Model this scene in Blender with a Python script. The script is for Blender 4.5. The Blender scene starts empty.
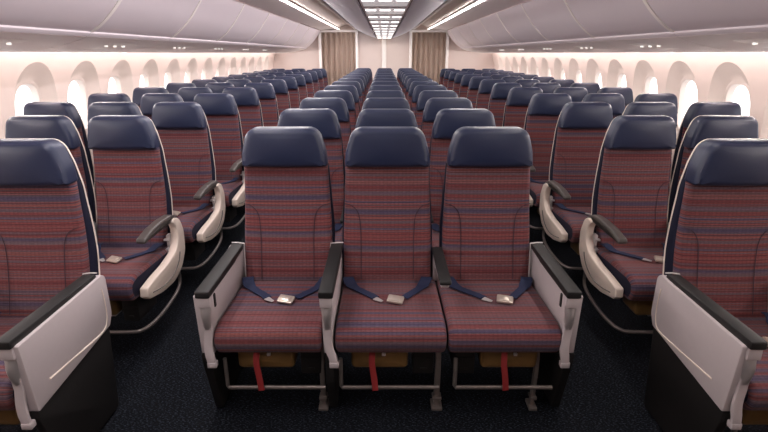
import bpy, bmesh, math, random
from mathutils import Vector, Matrix
random.seed(7)
S = bpy.context.scene
C = S.collection
PI = math.pi

# ------------------------------------------------------------------ camera, world, exposure
EYE = 1.52
cam_d = bpy.data.cameras.new('camera'); cam = bpy.data.objects.new('camera', cam_d); C.objects.link(cam)
cam_d.sensor_width = 36.0; cam_d.lens = 488/768*36
cam.location = (0.0115, 0, EYE); cam.rotation_euler = (PI/2-math.radians(18.46), 0, 0)
cam_d.clip_start = 0.02
S.camera = cam
S.view_settings.view_transform = 'Standard'; S.view_settings.look = 'None'
S.view_settings.gamma = 1.0; S.view_settings.use_curve_mapping = False
S.view_settings.exposure = 0.10
w = bpy.data.worlds.new('daylight'); S.world = w; w.use_nodes = True
bg = w.node_tree.nodes['Background']
bg.inputs[0].default_value = (1.0, 0.97, 0.98, 1); bg.inputs[1].default_value = 2.5
try:
    S.cycles.max_bounces = 8; S.cycles.diffuse_bounces = 5
except Exception: pass

P_WALL, P_STRIP, P_EDGE, P_PANEL = 20.0, 1.5, 58.0, 3.2     # power of the cabin's lamps and of the added bin fill

def area(name, loc, rot, sx, sy, power, col):
    l = bpy.data.lights.new(name, 'AREA'); l.shape = 'RECTANGLE'; l.size = sx; l.size_y = sy
    l.energy = power; l.color = col
    o = bpy.data.objects.new(name, l); C.objects.link(o); o.location = loc; o.rotation_euler = rot
    return o
Y0, Y1 = -2.5, 12.62          # cabin ends
YM, YL = (Y0+Y1)/2, Y1-Y0
YA, LA = 6.05, 12.1           # centre and length of the long lamps
for s in (-1, 1):             # the wall wash lamps in the cove above the windows
    area('wall_wash_lamp', (s*2.45, YA, 1.60), (0, s*math.radians(-28), 0), 0.05, LA, P_WALL,
         (1.0, 0.92, 0.85))
    # slim fill added along the centre bins' outer edges, to brighten the wall bins
    area('bin_edge_lamp', (s*0.735, YA, 2.066), (0, s*math.radians(-30), 0), 0.014, LA, P_EDGE,
         (1.0, 0.94, 0.98))

for s in (-1, 1):             # aisle down lamps set in the slot beside each ceiling strip
    area('aisle_lamp', (s*1.035, YA, 2.05), (0, s*math.radians(22), 0), 0.02, LA, 52.0, (1.0, 0.92, 0.86))
    area('shelf_lamp', (s*1.045, YA, 2.036), (0, -s*math.radians(108), 0), 0.012, LA, 15.0, (1.0, 0.93, 0.92))  # extra fill added to brighten the ceiling shelf
    area('wall_top_lamp', (s*2.625, YA, 1.500), (0, s*math.radians(120), 0), 0.012, LA, 100.0, (1.0, 0.93, 0.90))  # fill added at the wall top to lift the undersides of the wall bins
area('bulkhead_lamp', (0, Y1-0.36, 0.05), (math.radians(180-14), 0, 0), 4.6, 0.06, 18.0, (1.0, 0.94, 0.90))     # unseen upward fill added behind the last row to brighten the bulkhead
# ------------------------------------------------------------------ materials
def lin(c):
    return tuple(((v/255)/12.92 if v/255 <= 0.04045 else ((v/255+0.055)/1.055)**2.4) for v in c)+(1,)
def new_mat(name):
    m = bpy.data.materials.new(name); m.use_nodes = True
    nt = m.node_tree; return m, nt, nt.nodes['Principled BSDF']
def pbr(name, col, rough=0.5, metal=0.0, noise=None, bump=0.0, var=0.0, coat=0.0, spec=0.5):
    m, nt, b = new_mat(name)
    b.inputs['Base Color'].default_value = lin(col); b.inputs['Roughness'].default_value = rough
    b.inputs['Metallic'].default_value = metal; b.inputs['Coat Weight'].default_value = coat
    b.inputs['Specular IOR Level'].default_value = spec
    if noise:
        tc = nt.nodes.new('ShaderNodeTexCoord'); n = nt.nodes.new('ShaderNodeTexNoise')
        n.inputs['Scale'].default_value = noise; n.inputs['Detail'].default_value = 3
        nt.links.new(tc.outputs['Object'], n.inputs['Vector'])
        if bump:
            bp = nt.nodes.new('ShaderNodeBump'); bp.inputs['Strength'].default_value = bump
            bp.inputs['Distance'].default_value = 0.002
            nt.links.new(n.outputs['Fac'], bp.inputs['Height']); nt.links.new(bp.outputs['Normal'], b.inputs['Normal'])
        if var:
            mx = nt.nodes.new('ShaderNodeMix'); mx.data_type = 'RGBA'
            c = lin(col)
            mx.inputs['A'].default_value = tuple(v*(1-var) for v in c[:3])+(1,)
            mx.inputs['B'].default_value = tuple(min(1, v*(1+var)) for v in c[:3])+(1,)
            nt.links.new(n.outputs['Fac'], mx.inputs['Factor']); nt.links.new(mx.outputs['Result'], b.inputs['Base Color'])
    return m
def emit(name, col, strength):
    m, nt, b = new_mat(name)
    b.inputs['Base Color'].default_value = lin((240, 235, 228))
    b.inputs['Emission Color'].default_value = col+(1,); b.inputs['Emission Strength'].default_value = strength
    return m
def ramp(nt, stops, interp='LINEAR'):
    r = nt.nodes.new('ShaderNodeValToRGB'); r.color_ramp.interpolation = interp
    e = r.color_ramp.elements
    while len(e) < len(stops): e.new(0.5)
    for k, (p, c) in enumerate(stops): e[k].position = p; e[k].color = c
    return r
def math_n(nt, op, a, b=None):
    n = nt.nodes.new('ShaderNodeMath'); n.operation = op
    for i, v in enumerate((a, b)):
        if v is None: continue
        if isinstance(v, (int, float)): n.inputs[i].default_value = v
        else: nt.links.new(v, n.inputs[i])
    return n.outputs[0]
def noise1(nt, wv, scale, detail=1.0):
    n = nt.nodes.new('ShaderNodeTexNoise'); n.noise_dimensions = '1D'
    n.inputs['Scale'].default_value = scale; n.inputs['Detail'].default_value = detail
    nt.links.new(wv, n.inputs['W']); return n.outputs['Fac']
def striped(name):
    m, nt, b = new_mat(name)
    uv = nt.nodes.new('ShaderNodeUVMap'); uv.uv_map = 'UVMap'
    sp = nt.nodes.new('ShaderNodeSeparateXYZ'); nt.links.new(uv.outputs[0], sp.inputs[0])
    oi = nt.nodes.new('ShaderNodeObjectInfo')
    t = math_n(nt, 'ADD', sp.outputs['Y'], math_n(nt, 'MULTIPLY', oi.outputs['Random'], 0.6))
    band = noise1(nt, t, 22.0, 2.0)
    r = ramp(nt, [(0.26, lin((80, 70, 94))), (0.36, lin((98, 80, 94))), (0.43, lin((106, 88, 94))), (0.475, lin((132, 72, 72))),
                  (0.52, lin((108, 56, 60))), (0.57, lin((104, 88, 98))), (0.63, lin((138, 78, 72))), (0.74, lin((88, 76, 96)))])
    nt.links.new(band, r.inputs[0])
    th = noise1(nt, t, 210.0, 0.0)                       # single threads
    cv = nt.nodes.new('ShaderNodeCombineXYZ')
    nt.links.new(math_n(nt, 'MULTIPLY', sp.outputs['X'], 55.0), cv.inputs[0])
    nt.links.new(math_n(nt, 'MULTIPLY', t, 420.0), cv.inputs[1])
    tw = nt.nodes.new('ShaderNodeTexNoise'); tw.inputs['Scale'].default_value = 1.0; tw.inputs['Detail'].default_value = 1
    nt.links.new(cv.outputs[0], tw.inputs['Vector'])
    # dark warp threads
    wp = math_n(nt, 'POWER', math_n(nt, 'ABSOLUTE', math_n(nt, 'SINE', math_n(nt, 'MULTIPLY', sp.outputs['X'], 175.0))), 0.35)
    wf = math_n(nt, 'POWER', math_n(nt, 'ABSOLUTE', math_n(nt, 'SINE', math_n(nt, 'MULTIPLY', sp.outputs['Y'], 150.0))), 0.35)
    g = math_n(nt, 'ADD', 0.74, math_n(nt, 'MULTIPLY', math_n(nt, 'MULTIPLY', wp, wf), 0.26))
    f = math_n(nt, 'MULTIPLY', math_n(nt, 'ADD', 0.40, math_n(nt, 'MULTIPLY', th, 0.72)), math_n(nt, 'ADD', 0.50, math_n(nt, 'MULTIPLY', tw.outputs['Fac'], 1.0)))
    f = math_n(nt, 'MULTIPLY', f, math_n(nt, 'MULTIPLY', g, 1.14))
    mx = nt.nodes.new('ShaderNodeVectorMath'); mx.operation = 'SCALE'
    nt.links.new(r.outputs['Color'], mx.inputs[0]); nt.links.new(f, mx.inputs['Scale'])
    nt.links.new(mx.outputs[0], b.inputs['Base Color'])
    b.inputs['Roughness'].default_value = 0.85; b.inputs['Specular IOR Level'].default_value = 0.2
    b.inputs['Sheen Weight'].default_value = 0.08
    bp = nt.nodes.new('ShaderNodeBump'); bp.inputs['Strength'].default_value = 0.25; bp.inputs['Distance'].default_value = 0.002
    nt.links.new(tw.outputs['Fac'], bp.inputs['Height']); nt.links.new(bp.outputs['Normal'], b.inputs['Normal'])
    return m
def carpet_mat():
    m, nt, b = new_mat('carpet')
    tc = nt.nodes.new('ShaderNodeTexCoord')
    mp = nt.nodes.new('ShaderNodeMapping'); mp.inputs['Rotation'].default_value = (0, 0, 0.7); mp.inputs['Scale'].default_value = (90, 260, 1)
    nt.links.new(tc.outputs['Object'], mp.inputs[0])
    n = nt.nodes.new('ShaderNodeTexNoise'); n.inputs['Scale'].default_value = 1.0; n.inputs['Detail'].default_value = 2
    nt.links.new(mp.outputs[0], n.inputs['Vector'])
    r = ramp(nt, [(0.34, lin((7, 8, 11))), (0.58, lin((19, 21, 27))), (0.74, lin((74, 82, 95)))])
    nt.links.new(n.outputs['Fac'], r.inputs[0]); nt.links.new(r.outputs[0], b.inputs['Base Color'])
    b.inputs['Roughness'].default_value = 0.95; b.inputs['Specular IOR Level'].default_value = 0.1
    bp = nt.nodes.new('ShaderNodeBump'); bp.inputs['Strength'].default_value = 0.5; bp.inputs['Distance'].default_value = 0.004
    nt.links.new(n.outputs['Fac'], bp.inputs['Height']); nt.links.new(bp.outputs['Normal'], b.inputs['Normal'])
    return m
def curtain_mat():
    return pbr('curtain_cloth', (214, 194, 180), 0.9, noise=160, bump=0.3, var=0.12, spec=0.1)
def pane_mat():
    m = bpy.data.materials.new('window_pane'); m.use_nodes = True; nt = m.node_tree
    for n in list(nt.nodes): nt.nodes.remove(n)
    o = nt.nodes.new('ShaderNodeOutputMaterial'); mx = nt.nodes.new('ShaderNodeMixShader')
    t = nt.nodes.new('ShaderNodeBsdfTransparent'); g = nt.nodes.new('ShaderNodeBsdfGlossy'); g.inputs['Roughness'].default_value = 0.05
    mx.inputs[0].default_value = 0.05
    nt.links.new(t.outputs[0], mx.inputs[1]); nt.links.new(g.outputs[0], mx.inputs[2])
    nt.links.new(mx.outputs[0], o.inputs[0]); return m

M = dict(
    fabric=striped('striped_upholstery'),
    leather=pbr('navy_leather', (35, 43, 70), 0.40, noise=260, bump=0.12, var=0.06, spec=0.5),
    piping=pbr('navy_piping', (52, 54, 80), 0.35),
    navy=pbr('navy_cloth', (20, 21, 42), 0.75, noise=300, bump=0.2, var=0.1, spec=0.25),
    thread=pbr('dark_thread', (62, 44, 56), 0.9),
    belt=pbr('belt_webbing', (38, 46, 74), 0.7, noise=400, bump=0.3, var=0.15, spec=0.3),
    trim=pbr('cream_trim', (226, 212, 200), 0.35, noise=30, var=0.03),
    shroud=pbr('cream_plastic', (226, 210, 198), 0.38, noise=40, var=0.03),
    panel=pbr('grey_white_plastic', (188, 178, 180), 0.45, noise=40, var=0.03),
    pad=pbr('black_pad', (20, 19, 20), 0.6, noise=200, bump=0.1, var=0.1),
    greypad=pbr('grey_pad', (78, 72, 70), 0.38, noise=200, var=0.06),
    silver=pbr('brushed_aluminium', (196, 190, 190), 0.32, 0.35, noise=60, var=0.05),
    buckle=pbr('buckle_metal', (208, 196, 184), 0.3, 0.6, noise=60, var=0.05),
    dark=pbr('dark_panel', (17, 14, 14), 0.6, noise=50, var=0.15),
    bar=pbr('bar_metal', (140, 131, 127), 0.4, 0.6, noise=50, var=0.1),
    vest=pbr('olive_pouch', (120, 92, 54), 0.35, noise=18, bump=0.3, var=0.25),
    red=pbr('red_webbing', (140, 36, 38), 0.7, noise=300, var=0.15),
    carpet=carpet_mat(),
    wall=pbr('cream_wall', (238, 222, 214), 0.55, noise=6, var=0.02),
    frame=pbr('window_frame', (240, 228, 220), 0.4, noise=20, var=0.02),
    bin=pbr('bin_plastic', (222, 211, 216), 0.36, noise=4, var=0.02),
    cbin=pbr('centre_bin_plastic', (228, 232, 248), 0.36, noise=4, var=0.02),  # bin plastic made paler and cooler, light on the centre doors put into colour
    binhi=pbr('bin_trim', (246, 238, 234), 0.35, noise=20, var=0.02),
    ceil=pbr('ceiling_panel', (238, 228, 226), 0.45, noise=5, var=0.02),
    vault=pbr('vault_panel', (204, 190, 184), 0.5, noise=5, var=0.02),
    gap=pbr('dark_gap', (92, 80, 84), 0.6, noise=20, var=0.05),
    bulk=pbr('bulkhead_laminate', (222, 206, 200), 0.5, noise=8, var=0.02),
    post=pbr('white_post', (250, 244, 240), 0.4, noise=20, var=0.02),
    curtain=curtain_mat(), pane=pane_mat(),
    strip=emit('lamp_diffuser', (1.0, 0.92, 0.84), P_STRIP),
    led=emit('panel_lamp', (1.0, 0.95, 0.93), P_PANEL),
    glow=emit('panel_diffuser', (1.0, 0.93, 0.95), 0.30),  # dim emission added so the service panel reads as lit
    read=emit('reading_lamp', (1.0, 0.93, 0.86), 0.9),
)

# ------------------------------------------------------------------ mesh helpers
MESH = {}
def finish(name, bm, mats, angle=40, smooth=True):
    me = bpy.data.meshes.new(name)
    bmesh.ops.recalc_face_normals(bm, faces=bm.faces[:])
    bm.to_mesh(me); bm.free()
    for m in (mats if isinstance(mats, (list, tuple)) else [mats]): me.materials.append(m)
    if smooth:
        me.polygons.foreach_set('use_smooth', [True]*len(me.polygons))
        me.set_sharp_from_angle(angle=math.radians(angle))
    me.update(); return me
def place(name, me, parent=None, kind=None, loc=None):
    o = bpy.data.objects.new(name, me); C.objects.link(o)
    if parent: o.parent = parent
    if kind: o['kind'] = kind
    if loc: o.location = loc
    return o
def tag(o, label, cat, group=None):
    o['label'] = label; o['category'] = cat
    if group: o['group'] = group
    return o
def empty(name, loc, label, cat, group=None):
    o = bpy.data.objects.new(name, None); C.objects.link(o); o.location = loc; o.empty_display_size = 0.1
    return tag(o, label, cat, group)
def cached(key, fn):
    if key not in MESH:
        MESH[key] = fn()
        if isinstance(key, tuple) and key[0][0] == 'A':       # front row armrests stand a little taller
            for v in MESH[key].vertices:
                z = v.co.z
                v.co.z = z+interp([(0.0, 0.0), (0.30, -0.005), (0.385, -0.020), (0.43, 0.0), (0.50, 0.025), (0.7, 0.027)], z)
    return MESH[key]

def roundpoly(pts, rad, seg=5):
    """round the corners of polygon pts (list of (u,v)); rad: number or list"""
    n = len(pts); out = []
    for i in range(n):
        r = rad[i] if isinstance(rad, (list, tuple)) else rad
        p = Vector(pts[i]); a = Vector(pts[i-1])-p; b = Vector(pts[(i+1) % n])-p
        if r < 1e-5: out.append((p.x, p.y)); continue
        la, lb = a.length, b.length; a.normalize(); b.normalize()
        ang = math.acos(max(-1, min(1, a.dot(b))))
        t = min(r/math.tan(ang/2), la*0.48, lb*0.48); r2 = t*math.tan(ang/2)
        ctr = p+(a+b).normalized()*(r2/math.sin(ang/2))
        s = p+a*t-ctr; e = p+b*t-ctr
        a0 = math.atan2(s.y, s.x); a1 = math.atan2(e.y, e.x); d = (a1-a0+PI) % (2*PI)-PI
        for k in range(seg+1):
            q = a0+d*k/seg; out.append((ctr.x+r2*math.cos(q), ctr.y+r2*math.sin(q)))
    return out
def dense(pts, step):
    out = []
    for i in range(len(pts)):
        a = Vector(pts[i]); b = Vector(pts[(i+1) % len(pts)]); k = max(1, int((b-a).length/step))
        for j in range(k): q = a.lerp(b, j/k); out.append((q.x, q.y))
    return out
def slab(outline, depth, r, fmap, n=3, bulge=0.0, uvmode='uv', bm=None, side_mat=0):
    """solid with rounded rims: outline in (u,v), extruded 0..depth; fmap(u,v,d)->xyz"""
    new = bm is None
    if new: bm = bmesh.new()
    uvl = bm.loops.layers.uv.verify() if 'UVMap' in bm.loops.layers.uv else bm.loops.layers.uv.new('UVMap') if not bm.loops.layers.uv else bm.loops.layers.uv[0]
    N = len(outline); P = [Vector(p) for p in outline]
    ar = sum(P[i].x*P[(i+1) % N].y-P[(i+1) % N].x*P[i].y for i in range(N))
    if ar < 0: P.reverse()
    nor = []
    for i in range(N):
        t = (P[(i+1) % N]-P[i-1]).normalized(); nor.append(Vector((t.y, -t.x)))
    arc = [0.0]
    for i in range(1, N): arc.append(arc[-1]+(P[i]-P[i-1]).length)
    xs = [p.x for p in P]; ys = [p.y for p in P]
    cen = Vector(((min(xs)+max(xs))/2, (min(ys)+max(ys))/2)) if bulge else sum(P, Vector((0, 0)))/N
    hu, hv = (max(xs)-min(xs))/2-r*0.9, (max(ys)-min(ys))/2-r*0.9
    rings = []                                   # (inset, depth, scale)
    if bulge:
        for sc in (0.25, 0.5, 0.72, 0.88): rings.append((r, None, sc))
    for k in range(n+1):
        q = k/n*PI/2; rings.append((r*(1-math.sin(q)), r*(1-math.cos(q)), 1))
    for k in range(n, -1, -1):
        q = k/n*PI/2; rings.append((r*(1-math.sin(q)), depth-r*(1-math.cos(q)), 1))
    uvs = {}
    V = []
    for ins, d, sc in rings:
        row = []
        for i in range(N):
            p = cen+((P[i]-nor[i]*ins)-cen)*sc
            if d is None: dd = -bulge*max(0, 1-((p.x-cen.x)/hu)**2)*max(0, 1-((p.y-cen.y)/hv)**2)
            else: dd = d
            v = bm.verts.new(fmap(p.x, p.y, dd)); row.append(v)
            uvs[v] = (p.x, p.y) if uvmode == 'uv' else (dd, arc[i])
        V.append(row)
    fs = []
    for a in range(len(V)-1):
        for i in range(N):
            j = (i+1) % N
            fs.append(bm.faces.new((V[a][i], V[a][j], V[a+1][j], V[a+1][i])))
    caps = []
    if bulge:
        c = bm.verts.new(fmap(cen.x, cen.y, -bulge)); uvs[c] = (cen.x, cen.y)
        for i in range(N): fs.append(bm.faces.new((c, V[0][(i+1) % N], V[0][i])))
    else:
        f = bm.faces.new(list(reversed(V[0]))); fs.append(f); caps.append(f)
    f = bm.faces.new(V[-1]); fs.append(f); caps.append(f)
    for f in caps: f.material_index = side_mat
    for f in fs:
        for l in f.loops: l[uvl].uv = uvs[l.vert]
    if uvmode == 'arc':                          # close the seam of the arc coordinate
        tot = arc[-1]+(P[0]-P[-1]).length
        for f in fs:
            us = [l[uvl].uv.y for l in f.loops]
            if f not in caps and max(us)-min(us) > tot*0.5:
                for l in f.loops:
                    if l[uvl].uv.y < tot*0.5: l[uvl].uv.y += tot
    return bm
def box(x0, x1, y0, y1, z0, z1, r=0.003, bm=None):
    pts = [(x0, y0), (x1, y0), (x1, y1), (x0, y1)]
    return slab(roundpoly(pts, r*1.0, 2) if r > 0.0005 else pts, z1-z0, min(r, (z1-z0)*0.45), lambda u, v, d: (u, v, z0+d), n=2, bm=bm)
def sweep(path, prof, side=None, bm=None, closed=False):
    """profile (a,b) swept along path; a along 'side', b along the other normal"""
    if bm is None: bm = bmesh.new()
    path = [Vector(p) for p in path]; n = len(path); rows = []
    prev = None
    for i, p in enumerate(path):
        t = (path[(i+1) % n if closed else min(i+1, n-1)]-path[i-1 if (closed or i) else 0]).normalized()
        s = Vector(side) if side is not None else (prev if prev else (Vector((0, 0, 1)) if abs(t.z) < 0.9 else Vector((1, 0, 0))))
        s = (s-t*s.dot(t)).normalized(); prev = s; b = t.cross(s)
        rows.append([bm.verts.new(p+s*a+b*c) for a, c in prof])
    m = len(prof)
    for i in range(n if closed else n-1):
        for j in range(m):
            k = (j+1) % m
            bm.faces.new((rows[i][j], rows[i][k], rows[(i+1) % n][k], rows[(i+1) % n][j]))
    if not closed:
        bm.faces.new(list(reversed(rows[0]))); bm.faces.new(rows[-1])
    return bm
def circ(r, k=8): return [(r*math.cos(2*PI*i/k), r*math.sin(2*PI*i/k)) for i in range(k)]
def smoothpath(pts, k=6):
    """Catmull-Rom"""
    P = [Vector(p) for p in pts]; out = []
    for i in range(len(P)-1):
        a = P[max(i-1, 0)]; b = P[i]; c = P[i+1]; d = P[min(i+2, len(P)-1)]
        for j in range(k):
            t = j/k
            out.append(0.5*((2*b)+(c-a)*t+(2*a-5*b+4*c-d)*t*t+(3*b-a-3*c+d)*t**3))
    out.append(P[-1]); return out
def lathe_z(prof, k=16, bm=None, off=(0, 0, 0)):
    if bm is None: bm = bmesh.new()
    rows = [[bm.verts.new((off[0]+r*math.cos(2*PI*i/k), off[1]+r*math.sin(2*PI*i/k), off[2]+z)) for i in range(k)] for r, z in prof]
    for a in range(len(rows)-1):
        for i in range(k): bm.faces.new((rows[a][i], rows[a][(i+1) % k], rows[a+1][(i+1) % k], rows[a+1][i]))
    bm.faces.new(list(reversed(rows[0]))); bm.faces.new(rows[-1]); return bm
def interp(tab, z):
    if z <= tab[0][0]: return tab[0][1]
    for (a, p), (b, q) in zip(tab, tab[1:]):
        if z <= b:
            t = (z-a)/(b-a); return p+(q-p)*t
    return tab[-1][1]
def ribbon_y(prof, y0, y1, bm=None, ny=1):
    """open polyline (x,z) run along Y; single sided sheet with thickness added by caller"""
    if bm is None: bm = bmesh.new()
    rows = [[bm.verts.new((x, y0+(y1-y0)*k/ny, z)) for x, z in prof] for k in range(ny+1)]
    for k in range(ny):
        for i in range(len(prof)-1): bm.faces.new((rows[k][i], rows[k][i+1], rows[k+1][i+1], rows[k+1][i]))
    return bm
def sheet_y(prof, th, y0, y1, bm=None):
    """open polyline (x,z) given a thickness and run along Y as a solid"""
    P = [Vector(p) for p in prof]; off = []
    for i in range(len(P)):
        t = (P[min(i+1, len(P)-1)]-P[max(i-1, 0)]).normalized(); off.append(P[i]+Vector((-t.y, t.x))*th)
    loop = P+list(reversed(off))
    if bm is None: bm = bmesh.new()
    a = [bm.verts.new((p.x, y0, p.y)) for p in loop]; b = [bm.verts.new((p.x, y1, p.y)) for p in loop]
    n = len(loop); h = len(P)
    for i in range(n): bm.faces.new((a[i], a[(i+1) % n], b[(i+1) % n], b[i]))
    for i in range(h-1):
        bm.faces.new((a[i], a[n-1-i], a[n-2-i], a[i+1])); bm.faces.new((b[i+1], b[n-2-i], b[n-1-i], b[i]))
    return bm

# ------------------------------------------------------------------ setting: floor, walls, windows, ceiling
place('floor', finish('floor', box(-2.72, 2.72, Y0-0.1, Y1+0.1, -0.06, 0.0, 0), M['carpet'], smooth=False), kind='structure')

WX = [(0, 2.60), (0.25, 2.70), (0.6, 2.755), (0.95, 2.765), (1.2, 2.74), (1.4, 2.695), (1.55, 2.64), (1.75, 2.54)]
WX = [(z, interp(WX, z)) for z in [i*0.05 for i in range(36)]]
WX = [(WX[i][0], sum(WX[min(max(j, 0), len(WX)-1)][1] for j in range(i-2, i+3))/5) for i in range(len(WX))]
def wx(z): return interp(WX, z)
WP, WY, WZ = 0.656, 3.962, 1.055
win_y = [WY+WP*k for k in range(-3, 13)]
def oval(hw, hh, n, ex): 
    out = []
    for i in range(n):
        q = 2*PI*i/n; c, s = math.cos(q), math.sin(q)
        k = (abs(c)**ex+abs(s)**ex)**(-1/ex); out.append((hw*k*c, hh*k*s))
    return out
NW = 56
def ov_at(hw, hh, ex, angs):
    out = []
    for q in angs:
        c, s = math.cos(q)/hw, math.sin(q)/hh
        k = (abs(c)**ex+abs(s)**ex)**(-1/ex); out.append((k*math.cos(q), k*math.sin(q)))
    return out
def wall_mesh(s):
    bm = bmesh.new(); zt = 1.75
    corners = [math.atan2(z-WZ, y) for y in (-WP/2, WP/2) for z in (0, zt)]
    angs = sorted([(-PI+2*PI*i/NW) for i in range(NW)]+corners)
    ov = ov_at(0.265, 0.40, 2.2, angs); rc = []
    for q in angs:
        c, sn = math.cos(q), math.sin(q)
        k = min((WP/2)/abs(c) if abs(c) > 1e-6 else 1e9, ((zt-WZ) if sn > 0 else WZ)/abs(sn) if abs(sn) > 1e-6 else 1e9)
        rc.append((k*c, k*sn))
    for wy in win_y:
        rings = []
        for f in (0, 0.06, 0.3, 0.6, 1.0):
            rings.append([bm.verts.new((s*wx(WZ+a[1]+(b[1]-a[1])*f), wy+a[0]+(b[0]-a[0])*f, WZ+a[1]+(b[1]-a[1])*f)) for a, b in zip(ov, rc)])
        n = len(angs)
        for r0, r1 in zip(rings, rings[1:]):
            for i in range(n): bm.faces.new((r0[i], r0[(i+1) % n], r1[(i+1) % n], r1[i]))
    for a, b in ((Y0-0.05, win_y[0]-WP/2), (win_y[-1]+WP/2, Y1+0.05)):
        ribbon_y([(s*wx(z), z) for z in [i*0.05 for i in range(36)]], a, b, bm)
    bmesh.ops.remove_doubles(bm, verts=bm.verts[:], dist=0.0005)
    return finish('wall', bm, M['wall'], 30)
def window_mesh(s):
    bm = bmesh.new(); n = NW
    spec = [(0.265, 0.40, 2.2, 0.0, 0), (0.256, 0.385, 2.2, 0.010, 0), (0.205, 0.312, 2.4, 0.056, 0), (0.178, 0.262, 2.6, 0.074, 0), (0.160, 0.246, 2.8, 0.070, 0),
            (0.146, 0.234, 2.8, 0.074, 0), (0.140, 0.229, 2.8, 0.100, 0), (0.136, 0.224, 2.8, 0.122, 0)]
    angs = [-PI+2*PI*i/n for i in range(n)]
    rings = []
    for hw, hh, ex, d, _ in spec:
        rings.append([bm.verts.new((s*(wx(WZ+z)+d), y, WZ+z)) for y, z in ov_at(hw, hh, ex, angs)])
    for r0, r1 in zip(rings, rings[1:]):
        for i in range(n): bm.faces.new((r0[i], r0[(i+1) % n], r1[(i+1) % n], r1[i]))
    return finish('window', bm, M['frame'], 35)
def pane_mesh(s):
    bm = bmesh.new()
    o = ov_at(0.138, 0.2260, 2.8, [-PI+2*PI*i/NW for i in range(NW)])
    a = [bm.verts.new((s*(wx(WZ+z)+0.116), y, WZ+z)) for y, z in o]
    b = [bm.verts.new((s*(wx(WZ+z)+0.120), y, WZ+z)) for y, z in o]
    bm.faces.new(a); bm.faces.new(list(reversed(b)))
    for i in range(NW): bm.faces.new((a[i], a[(i+1) % NW], b[(i+1) % NW], b[i]))
    return finish('pane', bm, M['pane'], 30)
wn = 1
for s, side in ((-1, 'left'), (1, 'right')):
    place('wall_'+side, wall_mesh(s), kind='structure')
    wm, pm = window_mesh(s), pane_mesh(s)
    for y in win_y:
        o = place('window_%d' % wn, wm, kind='structure', loc=(0, y, 0)); wn += 1
        place('window_pane', pm, o)
# crown of the cabin behind the bins, closing the shell
crown = [(2.54*math.cos(q), 1.75+0.75*math.sin(q)) for q in [i*PI/24 for i in range(25)]]
place('ceiling', finish('ceiling', sheet_y(list(reversed(crown)), 0.03, Y0-0.05, Y1+0.05), M['ceil'], 60), kind='structure')
def endwall(y0, y1):
    pts = [(-wx(z), z) for z in [0, .25, .5, .75, 1, 1.25, 1.5, 1.75]]
    pts = pts+[(-a, b) for a, b in crown[1:-1]]+[(-a, b) for a, b in reversed(pts)]
    return finish('bulkhead', slab(pts, y1-y0, 0.001, lambda u, v, d: (u, y0+d, v), n=1), M['bulk'], 30)
place('wall_back', endwall(Y1, Y1+0.06), kind='structure')
place('wall_front', endwall(Y0-0.06, Y0), kind='structure')

# aisle ceilings: flat shelf over the bin top, lamp slot, raised vault
for s, side in ((-1, 'left'), (1, 'right')):
    shelf = [(1.485, 2.035), (1.40, 2.052), (1.25, 2.062), (1.12, 2.058), (1.075, 2.045)]
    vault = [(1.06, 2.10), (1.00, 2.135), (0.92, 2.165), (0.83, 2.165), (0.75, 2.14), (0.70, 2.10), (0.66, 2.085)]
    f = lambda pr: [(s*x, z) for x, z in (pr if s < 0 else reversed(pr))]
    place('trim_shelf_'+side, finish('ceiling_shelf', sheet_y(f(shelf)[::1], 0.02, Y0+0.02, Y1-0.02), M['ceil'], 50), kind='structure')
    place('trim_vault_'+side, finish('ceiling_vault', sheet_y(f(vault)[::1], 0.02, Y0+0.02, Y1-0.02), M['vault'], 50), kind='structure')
    lp = [(s*1.078, 2.052), (s*1.052, 2.060), (s*1.050, 2.068), (s*1.076, 2.076)]
    o = place('ceiling_light', finish('ceiling_light', slab(lp, Y1-0.05+0.6, 0.002, lambda u, v, d: (u, -0.6+d, v), n=1), M['strip'], 30))
    tag(o, 'long glowing cove light strip running along the ceiling above the %s aisle' % side, 'ceiling light')

# ------------------------------------------------------------------ overhead bins
BP = 1.22
door_curve = smoothpath([(1.850, 1.646, 0), (1.795, 1.678, 0), (1.72, 1.740, 0), (1.648, 1.815, 0), (1.588, 1.895, 0), (1.535, 1.970, 0), (1.50, 2.022, 0)], 3)
door_curve = [(p.x, p.y) for p in door_curve]
under = [(1.875, 1.632), (1.95, 1.606), (2.05, 1.580), (2.16, 1.560), (2.28, 1.545), (2.40, 1.536), (2.43, 1.545)]
def pr(s, pts): return [(s*x, z) for x, z in (pts if s > 0 else list(reversed(pts)))]
ORD = ['first', 'second', 'third', 'fourth', 'fifth', 'sixth', 'seventh', 'eighth', 'ninth', 'tenth', 'eleventh', 'twelfth', 'thirteenth']
def offset(pts, d):
    P = [Vector(p) for p in pts]; out = []
    for i in range(len(P)):
        t = (P[min(i+1, len(P)-1)]-P[max(i-1, 0)]).normalized(); q = P[i]+Vector((-t.y, t.x))*d; out.append((q.x, q.y))
    return out
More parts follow.
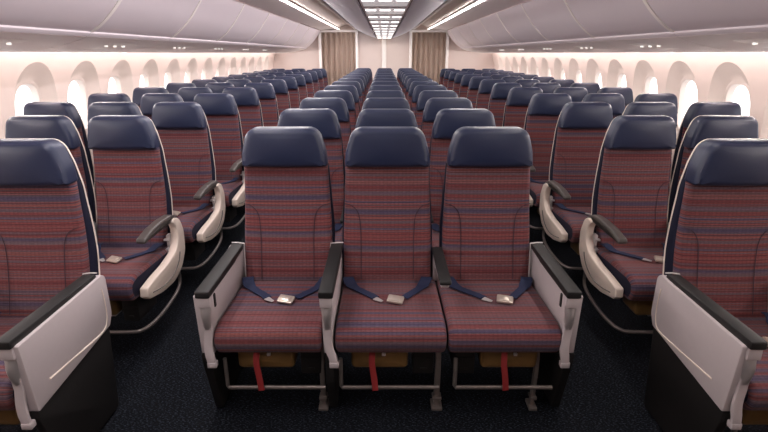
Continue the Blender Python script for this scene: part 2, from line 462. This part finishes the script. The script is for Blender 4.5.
def bin_parts(s, L):
    g = 0.005
    door = finish('bin_door', sheet_y(pr(s, door_curve), -0.02 if s < 0 else -0.02, g, L-g), M['bin'], 50)
    # housing behind the door
    inner = offset(door_curve, -0.022)
    hp = inner+[(1.62, 2.03), (2.0, 2.05), (2.30, 1.90), (2.42, 1.72), (2.42, 1.60), (2.05, 1.615), (1.88, 1.655)]
    house = finish('bin_housing', slab([(s*x, z) for x, z in hp], L, 0.001, lambda u, v, d: (u, d, v), n=1), M['bin'], 40)
    rail = bmesh.new()
    rp = roundpoly([(1.842, 1.640), (1.846, 1.662), (1.866, 1.664), (1.872, 1.645), (1.892, 1.642), (1.894, 1.622), (1.862, 1.620)], 0.004, 2)
    slab([(s*x, z) for x, z in rp], L-0.002, 0.001, lambda u, v, d: (u, 0.001+d, v), n=1, bm=rail)
    rail = finish('latch_rail', rail, M['bin'], 40)
    serv = finish('service_panel', sheet_y(pr(s, under), -0.015, 0.004, L-0.004), M['ceil'], 50)
    outer = offset(door_curve, 0.004)
    edge = finish('edge_trim', sheet_y(pr(s, outer), -0.012, 0.0005, 0.036), M['binhi'], 50)
    lamps = []
    for k in (0, 1, 2):
        yy = L*(0.40+0.1*k); xx = 2.02
        b = lathe_z([(0.011, 0.014), (0.012, 0.005), (0.011, 0.001), (0.006, 0.0)], 14, off=(s*xx, yy, 1.562))
        lamps.append(finish('reading_light', b, M['read'], 30))
    hous = box(s*2.05-0.10, s*2.05+0.10, L*0.33, L*0.67, 1.566, 1.590, 0.006)
    for v in hous.verts: v.co.z += (abs(v.co.x)-2.05)*(-0.20)
    unit = finish('lamp_housing', hous, M['binhi'], 40)
    vent = box(s*2.28-0.03, s*2.28+0.03, L*0.2, L*0.30, 1.536, 1.556, 0.004)
    return door, house, rail, serv, edge, lamps, unit, finish('speaker_vent', vent, M['gap'], 40)
bin_y = [3.29+BP*k for k in range(-4, 8)]
bins = []
for s, side in ((-1, 'left'), (1, 'right')):
    for k, y in enumerate(bin_y):
        L = min(BP, Y1-0.20-y)
        if y < Y0 or L < 0.2: continue
        if y+L < 1.2: continue
        parts = cached(('bin', s, round(L, 3)), lambda: bin_parts(s, L))
        door, house, rail, serv, edge, lamps, unit, vent = parts
        n = len([b for b in bins if b == s])
        if y >= 1.5: bins.append(s)
        last = y+L > Y1-0.1
        lab = ('short overhead bin against the far bulkhead above the %s window seats' % side if last and L < 1 else
               '%s overhead bin from the front along the %s cabin wall' % (ORD[n], side))
        if y < 1.5: lab = 'overhead bin along the %s wall just outside the frame' % side
        r = empty('overhead_bin', (0, y, 0), lab, 'overhead bin', 'overhead bins along the %s wall' % side)
        place('bin_housing', house, r); place('bin_door', door, r); place('latch_rail', rail, r); place('edge_trim', edge, r)
        sp = place('service_panel', serv, r)
        if y < 9:
            place('lamp_housing', unit, sp); place('speaker_vent', vent, sp)
            for lm in lamps: place('reading_light', lm, sp)

# central bins above the centre seats
CP = 1.574
cdoor = [(0.205, 1.868), (0.30, 1.893), (0.42, 1.938), (0.54, 1.992), (0.62, 2.034), (0.675, 2.068)]
def cbin_parts():
    L = CP; out = {}
    out['door'] = []
    for s in (-1, 1):
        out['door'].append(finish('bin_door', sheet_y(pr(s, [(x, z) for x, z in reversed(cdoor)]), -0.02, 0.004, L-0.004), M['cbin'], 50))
    hp = [(-0.69, 2.082), (-0.55, 2.015), (-0.42, 1.962), (-0.2, 1.885), (0.2, 1.885), (0.42, 1.962), (0.55, 2.015), (0.69, 2.082), (0.62, 2.2), (-0.62, 2.2)]
    out['house'] = finish('bin_housing', slab(hp, L, 0.001, lambda u, v, d: (u, d, v), n=1), M['gap'], 30)
    pb = box(-0.178, 0.178, 0.003, L-0.003, 1.850, 1.884, 0.006)
    out['panel'] = finish('service_panel', pb, M['ceil'], 40)
    out['edge'] = []
    for s in (-1, 1):
        out['edge'].append(finish('edge_trim', box(s*0.70-0.022, s*0.70+0.022, 0.001, L-0.001, 2.052, 2.075, 0.006), M['binhi'], 40))
    out['lamp'] = []
    for j in (0, 1):
        for k in (-1, 0, 1):
            yy = 0.25+0.787*j
            out['lamp'].append(finish('light_panel', box(k*0.115-0.042, k*0.115+0.042, yy, yy+0.11, 1.8455, 1.851, 0.002), M['led'], 40))
        out['lamp'].append(finish('diffuser', box(-0.160, 0.160, yy-0.10, yy+0.50, 1.847, 1.853, 0.002), M['glow'], 40))  # added glowing sheet that brightens the panel around its lamps
    return out
cp = cbin_parts()
cy = Y0+0.05; n = 0
cy = Y1-0.02-CP*8
while cy+CP < Y1:
    n += 1
    r = empty('center_overhead_bin', (0.02, cy, 0), '%s centre bin counted from the far bulkhead, with small lit panels underneath' % ORD[8-n] if n < 9 else '', 'overhead bin', 'bins above the centre seats')
    place('bin_housing', cp['house'], r)
    for m in cp['door']: place('bin_door', m, r)
    for m in cp['edge']: place('edge_trim', m, r)
    p = place('service_panel', cp['panel'], r)
    for m in cp['lamp']: place(m.name.split('.')[0], m, p)
    cy += CP

# ------------------------------------------------------------------ far bulkhead: posts, curtains
YB = Y1
for k, (x, hw) in enumerate(((-1.535, 0.032), (-0.645, 0.030), (0.012, 0.055), (0.655, 0.030), (1.545, 0.032))):
    place('trim_%d' % (k+1), finish('post', box(x-hw, x+hw, YB-0.16 if abs(x) > 0.1 else YB-0.03, YB, 0, 2.03 if abs(x) > 0.1 else 1.86, 0.008), M['post'], 40), kind='structure')
for k, s in enumerate((-1, 1)):
    a, b = sorted((s*0.62+0.005, s*1.572+0.005))
    place('trim_%d' % (k+6), finish('lintel', box(a, b, YB-0.165, YB, 1.995, 2.045, 0.008), M['post'], 40), kind='structure')
def curtain_mesh(x0, x1):
    bm = bmesh.new(); n = 150; y = YB-0.10; top = []; rows = []
    zs = [0.02, 0.5, 1.0, 1.5, 1.9, 1.985]
    for z in zs:
        row = []
        for i in range(n+1):
            t = i/n; a = 0.048*(0.8+0.2*math.sin(5*t+z))*(0.7+0.3*(2-z)/2)
            yy = y+a*math.sin(2*PI*6.5*t+0.25*math.sin(9*t))+0.008*math.sin(40*t)
            row.append(bm.verts.new((x0+(x1-x0)*t, yy, z)))
        rows.append(row)
    for r0, r1 in zip(rows, rows[1:]):
        for i in range(n): bm.faces.new((r0[i], r0[i+1], r1[i+1], r1[i]))
    bmesh.ops.solidify(bm, geom=bm.faces[:], thickness=0.004)
    return finish('curtain', bm, M['curtain'], 60)
for s, side in ((-1, 'left'), (1, 'right')):
    a, b = sorted((s*0.680+0.005, s*1.500+0.005))
    tag(place('aisle_curtain', curtain_mesh(a, b)), 'closed beige pleated curtain at the far end of the %s aisle' % side, 'curtain', 'aisle curtains')

# ------------------------------------------------------------------ seats
HZ0, HZ1 = 1.010, 1.192        # headrest bottom / top
def yb(z):                      # front surface of the backrest
    if z < 0.72: return 0.235*(z-0.42)+0.012*math.sin(max(0, min(1, (z-0.42)/0.5))*PI)
    q = min(z, 1.14)-0.72
    return 0.0705+0.235*q-0.28*q*q+0.012*math.sin(max(0, min(1, (z-0.42)/0.5))*PI)
def bmap(u, v, d):
    return (u, yb(v)+d+0.35*u*u*(-1 if d < 0.03 else 0)*0.0, v)
def back_outline(hb, hm, ht, z0, z1, r):
    return roundpoly([(-hb, z0), (hb, z0), (hm, 0.70), (ht, z1), (-ht, z1), (-hm, 0.70)], [0.03, 0.03, 0.5, r, r, 0.5], 5)
def head_outline(g=0.0):
    return roundpoly([(-0.203+g, HZ0+g), (0.203-g, HZ0+g), (0.196-g, 1.08), (0.164-g, HZ1-g), (-0.164+g, HZ1-g), (-0.196+g, 1.08)], [0.012, 0.012, 0.15, 0.064, 0.064, 0.15], 7)
def m_backrest():
    o = dense(back_outline(0.217, 0.214, 0.198, 0.43, 1.05, 0.03), 0.03)
    return finish('backrest', slab(o, 0.055, 0.024, lambda u, v, d: bmap(u, v, d), n=4, bulge=0.012), M['fabric'], 60)
def m_seams(s):
    bm = bmesh.new()
    if True:
        pts = [(s*0.205, 0.83), (s*0.165, 0.815), (s*0.138, 0.775), (s*0.130, 0.70), (s*0.128, 0.60), (s*0.128, 0.47)]
        path = [(p[0], yb(p[1])-0.0055-0.0055*(1-(p[0]/0.217)**2), p[1]) for p in pts]
        sweep(smoothpath(path, 5), circ(0.0016, 5), bm=bm)
    return finish('seam', bm, M['thread'], 80)
def m_headrest():
    o = dense(head_outline(), 0.03)
    def f(u, v, d):
        wrap = 0.55*u*u*(1 if d < 0.04 else 0.4)
        return (u, yb(v)-0.052+d+wrap*0.6, v)
    return finish('headrest', slab(o, 0.112, 0.030, f, n=6, bulge=0.008), M['leather'], 80)
def m_piping():
    o = [p for p in dense(head_outline(0.012), 0.03) if True]
    # only up the sides and over the top
    i0 = min(range(len(o)), key=lambda i: (o[i][0]-0.19)**2+(o[i][1]-HZ0)**2)
    o = o[i0:]+o[:i0]; o = [p for p in o if p[1] > HZ0+0.03]
    path = [(u, yb(v)-0.0425+0.33*u*u, v) for u, v in o]
    return finish('piping', sweep(path, circ(0.0032, 6)), M['piping'], 80)
def shell_outline(g=0.0):
    return roundpoly([(-0.224-g, 0.36), (0.224+g, 0.36), (0.223+g, 0.70), (0.203+g, 0.99), (0.183+g, 1.09), (0.150+g, HZ1-0.006+g), (-0.150-g, HZ1-0.006+g), (-0.183-g, 1.09), (-0.203-g, 0.99), (-0.223-g, 0.70)],
                     [0.03, 0.03, 0.4, 0.3, 0.15, 0.062, 0.062, 0.15, 0.3, 0.4], 6)
def sk(z): return 1.0 if z < 0.62 else max(0.58, 1.0-(z-0.62)/0.50*0.42)
def m_shell():
    return finish('back_shell', slab(dense(shell_outline(), 0.04), 0.062, 0.014, lambda u, v, d: (u, yb(v)+0.034+d*sk(v), v), n=3), M['navy'], 50)
def m_trim():
    o = [p for p in dense(shell_outline(-0.004), 0.03)]
    i0 = min(range(len(o)), key=lambda i: (o[i][0]-0.2)**2+(o[i][1]-0.36)**2)
    o = o[i0:]+o[:i0]; o = [p for p in o if p[1] > 0.46]
    return finish('shell_trim', sweep([(u, yb(v)+0.034+0.060*sk(v), v) for u, v in o], roundpoly([(-0.005, -0.004), (0.005, -0.004), (0.005, 0.004), (-0.005, 0.004)], 0.002, 2), side=(0, 1, 0)), M['trim'], 50)
def ctop(y): return 0.452-0.05*y*(1 if y > -0.33 else 1)
def m_cushion(lw, rw):
    o = [(0.07, 0.452), (-0.18, 0.463), (-0.375, 0.468), (-0.446, 0.452), (-0.460, 0.395), (-0.434, 0.344), (-0.30, 0.330), (0.07, 0.37)]
    o = dense(roundpoly(o, [0.02, 0.3, 0.06, 0.045, 0.06, 0.03, 0.1, 0.02], 5), 0.03)
    return finish('seat_cushion', slab(o, lw+rw, 0.020, lambda u, v, d: (-lw+d, u, v), n=4, uvmode='arc', side_mat=1), [M['fabric'], M['navy']], 60)
def m_frame():
    bm = box(-0.215, 0.215, -0.30, 0.06, 0.295, 0.345, 0.008)
    box(-0.205, 0.205, -0.12, 0.02, 0.24, 0.30, 0.006, bm)
    return finish('seat_frame', bm, M['dark'], 40)
# -- belts
def m_strap(s, far):
    x1 = 0.075 if s > 0 else -0.055
    p = [(s*0.192, 0.005, 0.480), (s*0.185, -0.03, 0.482), (s*0.160, -0.075, ctop(-0.075)+0.012), (x1+s*0.02, -0.165, ctop(-0.165)+0.010), (x1, -0.195, ctop(-0.195)+0.012)]
    path = smoothpath(p, 5); bm = bmesh.new(); rows = []
    for i, q in enumerate(path):
        t = (path[min(i+1, len(path)-1)]-path[max(i-1, 0)]).normalized(); sd = t.cross(Vector((0, 0, 1))).normalized()
        k = i/(len(path)-1); hw = 0.027 if k < 0.45 else 0.027-0.008*min(1, (k-0.45)/0.1)
        up = sd.cross(t).normalized()
        if up.z < 0: up = -up
        tw = sd*hw
        rows.append([bm.verts.new(q-tw-up*0.0012), bm.verts.new(q+tw-up*0.0012), bm.verts.new(q+tw+up*0.0022), bm.verts.new(q-tw+up*0.0022)])
    for a, b in zip(rows, rows[1:]):
        for j in range(4): bm.faces.new((a[j], a[(j+1) % 4], b[(j+1) % 4], b[j]))
    bm.faces.new(rows[0]); bm.faces.new(list(reversed(rows[-1])))
    return finish('belt_strap', bm, M['belt'], 40)
def m_buckle():
    bm = slab(roundpoly([(-0.036, -0.024), (0.036, -0.024), (0.036, 0.024), (-0.036, 0.024)], 0.006, 3), 0.012, 0.004, lambda u, v, d: (u, v, d), n=2)
    box(-0.030, 0.020, -0.019, 0.019, 0.011, 0.0155, 0.002, bm)
    bmesh.ops.rotate(bm, verts=bm.verts[:], cent=(0, 0, 0), matrix=Matrix.Rotation(math.radians(-14), 3, 'Z'))
    bmesh.ops.rotate(bm, verts=bm.verts[:], cent=(0, 0, 0), matrix=Matrix.Rotation(math.radians(12), 3, 'X'))
    bmesh.ops.translate(bm, verts=bm.verts[:], vec=(0.035, -0.222, ctop(-0.22)+0.012))
    return finish('buckle', bm, M['buckle'], 40)
def m_tongue():
    bm = slab(roundpoly([(-0.020, -0.016), (0.026, -0.008), (0.026, 0.008), (-0.020, 0.016)], 0.004, 2), 0.003, 0.001, lambda u, v, d: (u, v, d), n=1)
    bmesh.ops.rotate(bm, verts=bm.verts[:], cent=(0, 0, 0), matrix=Matrix.Rotation(math.radians(-40), 3, 'Z'))
    bmesh.ops.translate(bm, verts=bm.verts[:], vec=(-0.043, -0.212, ctop(-0.21)+0.010))
    return finish('belt_tongue', bm, M['silver'], 40)
# -- armrests, all written for the +x side; s mirrors
def mir(bm, s, x):
    for v in bm.verts: v.co.x = s*(v.co.x+x)
    return bm
def A_panel(s, x, outer):          # front row: solid panel armrest that stores the table
    o = roundpoly([(-0.455, 0.592), (-0.440, 0.362), (0.040, 0.408), (0.068, 0.44), (0.072, 0.612), (0.0, 0.606)], [0.006, 0.01, 0.02, 0.02, 0.035, 0.02], 4)
    wd = 0.054 if outer else 0.040
    x0 = -0.012 if outer else -0.020
    bm = slab(o, wd, 0.005, lambda u, v, d: (x0+d, u, v), n=2)
    return finish('armrest', mir(bm, s, x), M['panel'], 40)
def A_pad(s, x):
    o = roundpoly([(-0.470, 0.588), (-0.470, 0.618), (0.030, 0.622), (0.034, 0.598), (-0.10, 0.592), (-0.12, 0.588)], [0.005, 0.006, 0.008, 0.006, 0.01, 0.01], 3)
    return finish('armrest_pad', mir(slab(o, 0.058, 0.006, lambda u, v, d: (-0.029+d, u, v), n=2), s, x), M['pad'], 40)
def A_edge(s, x):                  # thin bright edge round the rear end of the pad
    bm = sweep([(0.031, 0.00, 0.44), (0.031, 0.025, 0.60), (0.031, 0.034, 0.620), (0.0, 0.036, 0.6235), (-0.030, 0.036, 0.6235)], roundpoly([(-0.003, -0.003), (0.003, -0.003), (0.003, 0.003), (-0.003, 0.003)], 0.001, 1))
    return finish('edge_trim', mir(bm, -s, -x), M['silver'], 40)
def A_front(s, x):                 # pale nose under the pad
    o = roundpoly([(-0.462, 0.586), (-0.464, 0.545), (-0.446, 0.548), (-0.445, 0.586)], 0.003, 2)
    bm = slab(o, 0.050, 0.003, lambda u, v, d: (-0.025+d, u, v), n=2)
    return finish('armrest_nose', mir(bm, s, x), M['panel'], 40)
def A_cup(s, x):                   # scooped silver cup under the nose
    bm = bmesh.new(); k = 14; rows = []
    for i in range(k+1):
        q = i/k; z = 0.545-0.085*q; yy = -0.462+0.035*math.sin(q*PI)*0.0
        r = 0.024*(1-0.35*q)
        row = []
        for j in range(9):
            a = PI*j/8
            row.append(bm.verts.new((-math.cos(a)*r, -0.446-math.sin(a)*(0.012+0.014*math.sin(q*PI)), z)))
        rows.append(row)
    for a, b in zip(rows, rows[1:]):
        for j in range(8): bm.faces.new((a[j], a[j+1], b[j+1], b[j]))
    bmesh.ops.solidify(bm, geom=bm.faces[:], thickness=0.003)
    return finish('armrest_cup', mir(bm, s, x), M['silver'], 60)
def A_bracket(s, x):
    path = smoothpath([(0.0, -0.448, 0.475), (0.0, -0.447, 0.44), (0.004, -0.452, 0.40), (0.018*(-s if False else 1), -0.458, 0.36), (0.022, -0.458, 0.325)], 5)
    bm = bmesh.new()
    sweep(path, roundpoly([(-0.0175, -0.007), (0.0175, -0.007), (0.0175, 0.007), (-0.0175, 0.007)], 0.004, 2), side=(1, 0, 0), bm=bm)
    box(0.004, 0.042, -0.468, -0.440, 0.300, 0.330, 0.004, bm)
    if s > 0: 
        for v in bm.verts: v.co.x *= 1 if x < 0.24 else 1
    k = 1.0 if x == 0.2436 else 0.0
    for v in bm.verts: v.co.x = s*x+v.co.x-(1-k)*0.95*max(0, min(1, (0.44-v.co.z)/0.08))*0.021
    return finish('armrest_bracket', bm, M['panel'], 40)
def A_lower(s, x):                 # black leg panel below the armrest
    o = roundpoly([(-0.435, 0.360), (-0.435, 0.31), (-0.36, 0.012), (0.0, 0.012), (0.042, 0.405)], [0.006, 0.02, 0.01, 0.02, 0.01], 4)
    return finish('leg_panel', mir(slab(o, 0.036, 0.005, lambda u, v, d: (-0.018+d, u, v), n=2), s, x), M['dark'], 40)
def A_post(s, x):                  # dark post below an inner panel armrest
    o = roundpoly([(-0.425, 0.388), (-0.425, 0.20), (-0.36, 0.012), (-0.26, 0.012), (-0.2, 0.385)], [0.006, 0.02, 0.01, 0.02, 0.01], 4)
    return finish('leg_panel', mir(slab(o, 0.036, 0.005, lambda u, v, d: (-0.018+d, u, v), n=2), s, x), M['dark'], 40)
def A_latch(s, x):                 # black latch on the seat-side face
    o = roundpoly([(-0.385, 0.565), (-0.385, 0.505), (-0.367, 0.505), (-0.367, 0.565)], 0.005, 2)
    bm = slab(o, 0.008, 0.002, lambda u, v, d: (-0.016+d, u, v), n=1)
    return finish('latch', mir(bm, s, x), M['pad'], 40)
def A_groove(s, x):                # curved raised line on the aisle-side face
    p = [(-0.36, 0.425), (-0.15, 0.415), (-0.02, 0.412), (0.018, 0.43), (0.030, 0.47), (0.030, 0.52), (0.026, 0.555)]
    bm = sweep(smoothpath([(0.0425, a, b) for a, b in p], 5), circ(0.0028, 6))
    return finish('panel_groove', mir(bm, s, x), M['trim'], 60)
def B_body(s, x):                  # slim armrest between two seats
    o = roundpoly([(-0.300, 0.598), (-0.31, 0.585), (-0.29, 0.570), (-0.02, 0.545), (0.04, 0.44), (0.09, 0.44), (0.10, 0.55), (0.06, 0.603)], [0.006, 0.006, 0.02, 0.05, 0.03, 0.02, 0.06, 0.02], 4)
    return finish('armrest', mir(slab(o, 0.034, 0.006, lambda u, v, d: (-0.017+d, u, v), n=2), s, x), M['silver'], 40)
def B_pad(s, x):
    o = roundpoly([(-0.318, 0.594), (-0.315, 0.614), (-0.1, 0.622), (0.055, 0.622), (0.06, 0.600)], [0.006, 0.01, 0.05, 0.012, 0.006], 4)
    return finish('armrest_pad', mir(slab(o, 0.050, 0.007, lambda u, v, d: (-0.025+d, u, v), n=3), s, x), M['pad'], 40)
SHROUD = [(-0.385, 0.392), (-0.392, 0.345), (-0.365, 0.322), (-0.22, 0.286), (-0.06, 0.272), (0.05, 0.315), (0.115, 0.40), (0.130, 0.52), (0.102, 0.605), (0.04, 0.624), (0.0, 0.612),
          (0.040, 0.57), (0.040, 0.50), (-0.015, 0.440), (-0.15, 0.415), (-0.28, 0.406)]
def C_shroud(s, x):
    o = roundpoly(SHROUD, [0.012, 0.008, 0.012, 0.2, 0.2, 0.12, 0.1, 0.1, 0.05, 0.03, 0.01, 0.06, 0.08, 0.1, 0.2, 0.1], 4)
    bm = slab(o, 0.038, 0.008, lambda u, v, d: (-0.012+d, u, v), n=4)
    for v in bm.verts:               # the panel bows outwards in the middle
        if v.co.x > 0.01: v.co.x += 0.010*max(0, math.sin((v.co.z-0.25)/0.40*PI))
    return finish('armrest', mir(bm, s, x), M['shroud'], 60)
def C_pad(s, x):
    top = [(-0.310, 0.612), (-0.300, 0.628), (-0.20, 0.648), (-0.08, 0.654), (0.03, 0.648), (0.095, 0.620)]
    bot = [(0.095, 0.600), (0.03, 0.622), (-0.06, 0.628), (-0.18, 0.622), (-0.28, 0.602), (-0.305, 0.600)]
    o = roundpoly(top+bot, 0.012, 3)
    return finish('armrest_pad', mir(slab(o, 0.054, 0.010, lambda u, v, d: (-0.034+d, u, v), n=3), s, x), M['greypad'], 60)
def C_line(s, x):
    p = [(-0.335, 0.345), (-0.20, 0.318), (-0.08, 0.325), (0.0, 0.37), (0.03, 0.42)]
    bm = sweep(smoothpath([(0.028+0.010*max(0, math.sin((b-0.25)/0.40*PI)), a, b) for a, b in p], 5), circ(0.0025, 6))
    return finish('panel_groove', mir(bm, s, x), M['greypad'], 60)
def C_hinge(s, x):
    bm = box(-0.030, -0.008, -0.02, 0.03, 0.43, 0.455, 0.004); box(-0.028, -0.010, 0.01, 0.05, 0.45, 0.53, 0.004, bm)
    box(-0.036, -0.008, -0.01, 0.012, 0.50, 0.512, 0.003, bm)
    return finish('hinge', mir(bm, s, x), M['silver'], 40)
def C_bar(s, x):                   # bag bar: along the front, curving back and up to the aisle side
    path = smoothpath([(-0.220, -0.40, 0.150), (-0.1, -0.40, 0.150), (x-0.10, -0.40, 0.150), (x-0.035, -0.375, 0.152), (x-0.008, -0.29, 0.155), (x, -0.15, 0.165), (x, -0.02, 0.185), (x, 0.035, 0.22), (x, 0.04, 0.29)], 6)
    bm = sweep(path, circ(0.010, 8))
    for v in bm.verts: v.co.x *= s
    return finish('bag_bar', bm, M['bar'], 60)
def F_bar():
    return finish('bag_bar', sweep([(-0.20, -0.405, 0.30), (-0.20, -0.405, 0.165), (-0.195, -0.405, 0.155), (0.220, -0.405, 0.155)], circ(0.009, 8)), M['bar'], 60)
def L_leg(q=1):
    bm = sweep(smoothpath([(0.200, -0.335, 0.305), (0.200, -0.345, 0.20), (0.200, -0.335, 0.06), (0.200, -0.335, 0.0)], 4), roundpoly([(-0.011, -0.014), (0.011, -0.014), (0.011, 0.014), (-0.011, 0.014)], 0.004, 2), side=(1, 0, 0))
    box(0.178, 0.222, -0.37, -0.30, 0.0, 0.016, 0.004, bm); box(0.182, 0.218, -0.362, -0.32, 0.05, 0.066, 0.004, bm)
    for v in bm.verts: v.co.x *= q
    return finish('leg', bm, M['bar'], 40)
def L_rear(q=1):
    bm = sweep([(0.200, -0.02, 0.30), (0.200, 0.05, 0.0)], roundpoly([(-0.011, -0.014), (0.011, -0.014), (0.011, 0.014), (-0.011, 0.014)], 0.004, 2), side=(1, 0, 0))
    box(0.178, 0.222, 0.015, 0.085, 0.0, 0.016, 0.004, bm)
    for v in bm.verts: v.co.x *= q
    return finish('leg', bm, M['silver'], 40)
def V_pouch(x):
    bm = slab(roundpoly([(x-0.122, 0.228), (x+0.122, 0.228), (x+0.122, 0.326), (x-0.122, 0.326)], 0.02, 4), 0.16, 0.015, lambda u, v, d: (u, -0.375+d, v), n=3, bulge=0.008)
    return finish('life_vest_pouch', bm, M['vest'], 60)
def V_strap(x):
    bm = sweep(smoothpath([(x-0.030, -0.398, 0.325), (x-0.032, -0.410, 0.28), (x-0.022, -0.418, 0.20), (x-0.018, -0.420, 0.150)], 4), roundpoly([(-0.013, -0.0015), (0.013, -0.0015), (0.013, 0.0015), (-0.013, 0.0015)], 0.0005, 1), side=(1, 0, 0))
    return finish('pull_strap', bm, M['red'], 60)
def V_stud(x):
    bm = bmesh.new(); box(x+0.01, x+0.026, -0.396, -0.384, 0.304, 0.318, 0.003, bm); return finish('stud', bm, M['silver'], 40)
def V_box(x):
    bm = box(x-0.045, x+0.045, -0.36, -0.16, 0.19, 0.32, 0.006); box(x-0.038, x+0.038, -0.366, -0.35, 0.27, 0.276, 0.002, bm); box(x-0.014, x+0.014, -0.366, -0.35, 0.215, 0.224, 0.002, bm)
    return finish('power_box', bm, M['dark'], 40)

def seat(x, y, label, group, arms, near, front=False, lw=0.238, rw=0.238, legs=1, vest=-0.03):
    r = empty('airline_seat', (x, y, 0), label, 'seat', group)
    if abs(x) > 0.8: r.scale.x = 0.93          # the wall blocks have slightly narrower seats
    else: r.location.x += 0.0275
    def P(nm, key, fn, par=r): return place(nm, cached(key, fn), par)
    P('seat_cushion', ('cush', lw, rw), lambda: m_cushion(lw, rw))
    b = P('backrest', 'back', m_backrest)
    if near:
        for q in (-1, 1): P('seam', ('seam', q), lambda: m_seams(q), b)
    h = P('headrest', 'head', m_headrest); P('piping', 'pipe', m_piping, h)
    sh = P('back_shell', 'shell', m_shell)
    if abs(x) > 0.8: P('shell_trim', 'trim', m_trim, sh)
    P('seat_frame', 'frame', m_frame)
    bx0 = 0.2436
    for s, t in arms:
        if t == 'A' or t == 'AI':
            ax = (0.236 if abs(x) < 0.8 else 0.256) if t == 'A' else 0.2436
            a = P('armrest', ('A', s, ax), lambda: A_panel(s, ax, t == 'A'))
            P('armrest_pad', ('Ap', s, ax), lambda: A_pad(s, ax), a); P('edge_trim', ('Ae', s, ax), lambda: A_edge(s, ax), a)
            P('armrest_nose', ('An', s, ax), lambda: A_front(s, ax), a)
            P('armrest_cup', ('Ac', s, ax), lambda: A_cup(s, ax), a); P('armrest_bracket', ('Ab', s, ax), lambda: A_bracket(s, ax), a)
            if t == 'A':
                P('latch', ('Al', s, ax), lambda: A_latch(s, ax), a); P('panel_groove', ('Ag', s, ax), lambda: A_groove(s, ax), a)
                P('leg_panel', ('Aw', s, ax), lambda: A_lower(s, ax+(0.030 if abs(x) < 0.8 else 0.016)))
            else: P('leg_panel', ('Ao', s, ax), lambda: A_post(s, ax))
        elif t == 'B':
            a = P('armrest', ('B', s, bx0), lambda: B_body(s, bx0)); P('armrest_pad', ('Bp', s, bx0), lambda: B_pad(s, bx0), a)
        elif t == 'C':
            a = P('armrest', ('C', s), lambda: C_shroud(s, 0.256)); P('armrest_pad', ('Cp', s), lambda: C_pad(s, 0.256), a)
            if near:
                P('panel_groove', ('Cg', s), lambda: C_line(s, 0.256), a); P('hinge', ('Ch', s), lambda: C_hinge(s, 0.256), a)
            P('bag_bar', ('Cb', s), lambda: C_bar(s, 0.262))
    if near:
        ls = P('belt_strap', ('st', -1), lambda: m_strap(-1, 0)); rs = P('belt_strap', ('st', 1), lambda: m_strap(1, 0))
        P('buckle', 'buckle', m_buckle, rs); P('belt_tongue', 'tongue', m_tongue, ls)
        v = P('life_vest_pouch', ('vest', vest), lambda: V_pouch(vest)); P('pull_strap', ('vs', vest), lambda: V_strap(vest), v); P('stud', ('vd', vest), lambda: V_stud(vest), v)
        bx = vest+0.19 if vest < 0 else vest-0.19
        P('power_box', ('box', bx), lambda: V_box(bx))
    if front: P('bag_bar', 'fbar', F_bar)
    if legs: P('leg', ('leg', legs), lambda: L_leg(legs)); P('leg', ('rleg', legs), lambda: L_rear(legs))
    return r

PITCH, W = 0.787, 0.487
YC, YS = 2.165, 1.820
G = 'seats of the %s block'
# front row of the centre block
seat(-W, YC, 'front row centre block seat at left, between two solid panel armrests', G % 'centre', [(-1, 'A'), (1, 'AI')], True, True, 0.222, 0.218, vest=-0.035)
seat(0, YC, 'middle seat of the front centre row, navy headrest and striped cover', G % 'centre', [], True, True, 0.216, 0.240, vest=-0.035, legs=1.1)
seat(W, YC, 'front row centre block seat at right, solid panel armrest on its right', G % 'centre', [(-1, 'B'), (1, 'A')], True, True, 0.240, 0.222, vest=0.035, legs=0.82)
for k in range(1, 13):
    nr = k <= 2; o = ORD[k]; y = YC+PITCH*k
    seat(-W, y, 'left seat of the centre block in its %s row from the front' % o, G % 'centre', [(-1, 'C')], nr, lw=0.238, rw=0.222)
    seat(0, y, 'middle seat of the centre block in its %s row from the front' % o, G % 'centre', [(-1, 'B')], nr, lw=0.222, rw=0.222)
    seat(W, y, 'right seat of the centre block in its %s row from the front' % o, G % 'centre', [(-1, 'B'), (1, 'C')], nr, lw=0.222, rw=0.238)
for s, side in ((-1, 'left'), (1, 'right')):
    seat(s*1.4525, YS, 'nearest %s block seat cut by the frame, big pale panel armrest beside the aisle' % side, G % side, [(-s, 'A'), (s, 'B')], True, True,
         *((0.238, 0.214) if s < 0 else (0.214, 0.238)), vest=-0.03*s, legs=s)
    for k in range(1, 13):
        nr = k <= 4; o = ORD[k]; y = YS+PITCH*k
        seat(s*1.4525, y, 'aisle seat of the %s block in its %s row, cream curved armrest' % (side, o), G % side, [(-s, 'C'), (s, 'B')], nr, lw=0.238 if s > 0 else 0.214, rw=0.214 if s > 0 else 0.238, legs=s)
        seat(s*1.9055, y, 'middle seat of the %s block in its %s row from the front' % (side, o), G % side, [(s, 'B')], nr, lw=0.214, rw=0.214, legs=s)
        if k >= 2:
            seat(s*2.3585, y, 'window seat of the %s block in its %s row beside the wall' % (side, o), G % side, [], nr, lw=0.214, rw=0.214, legs=-s)
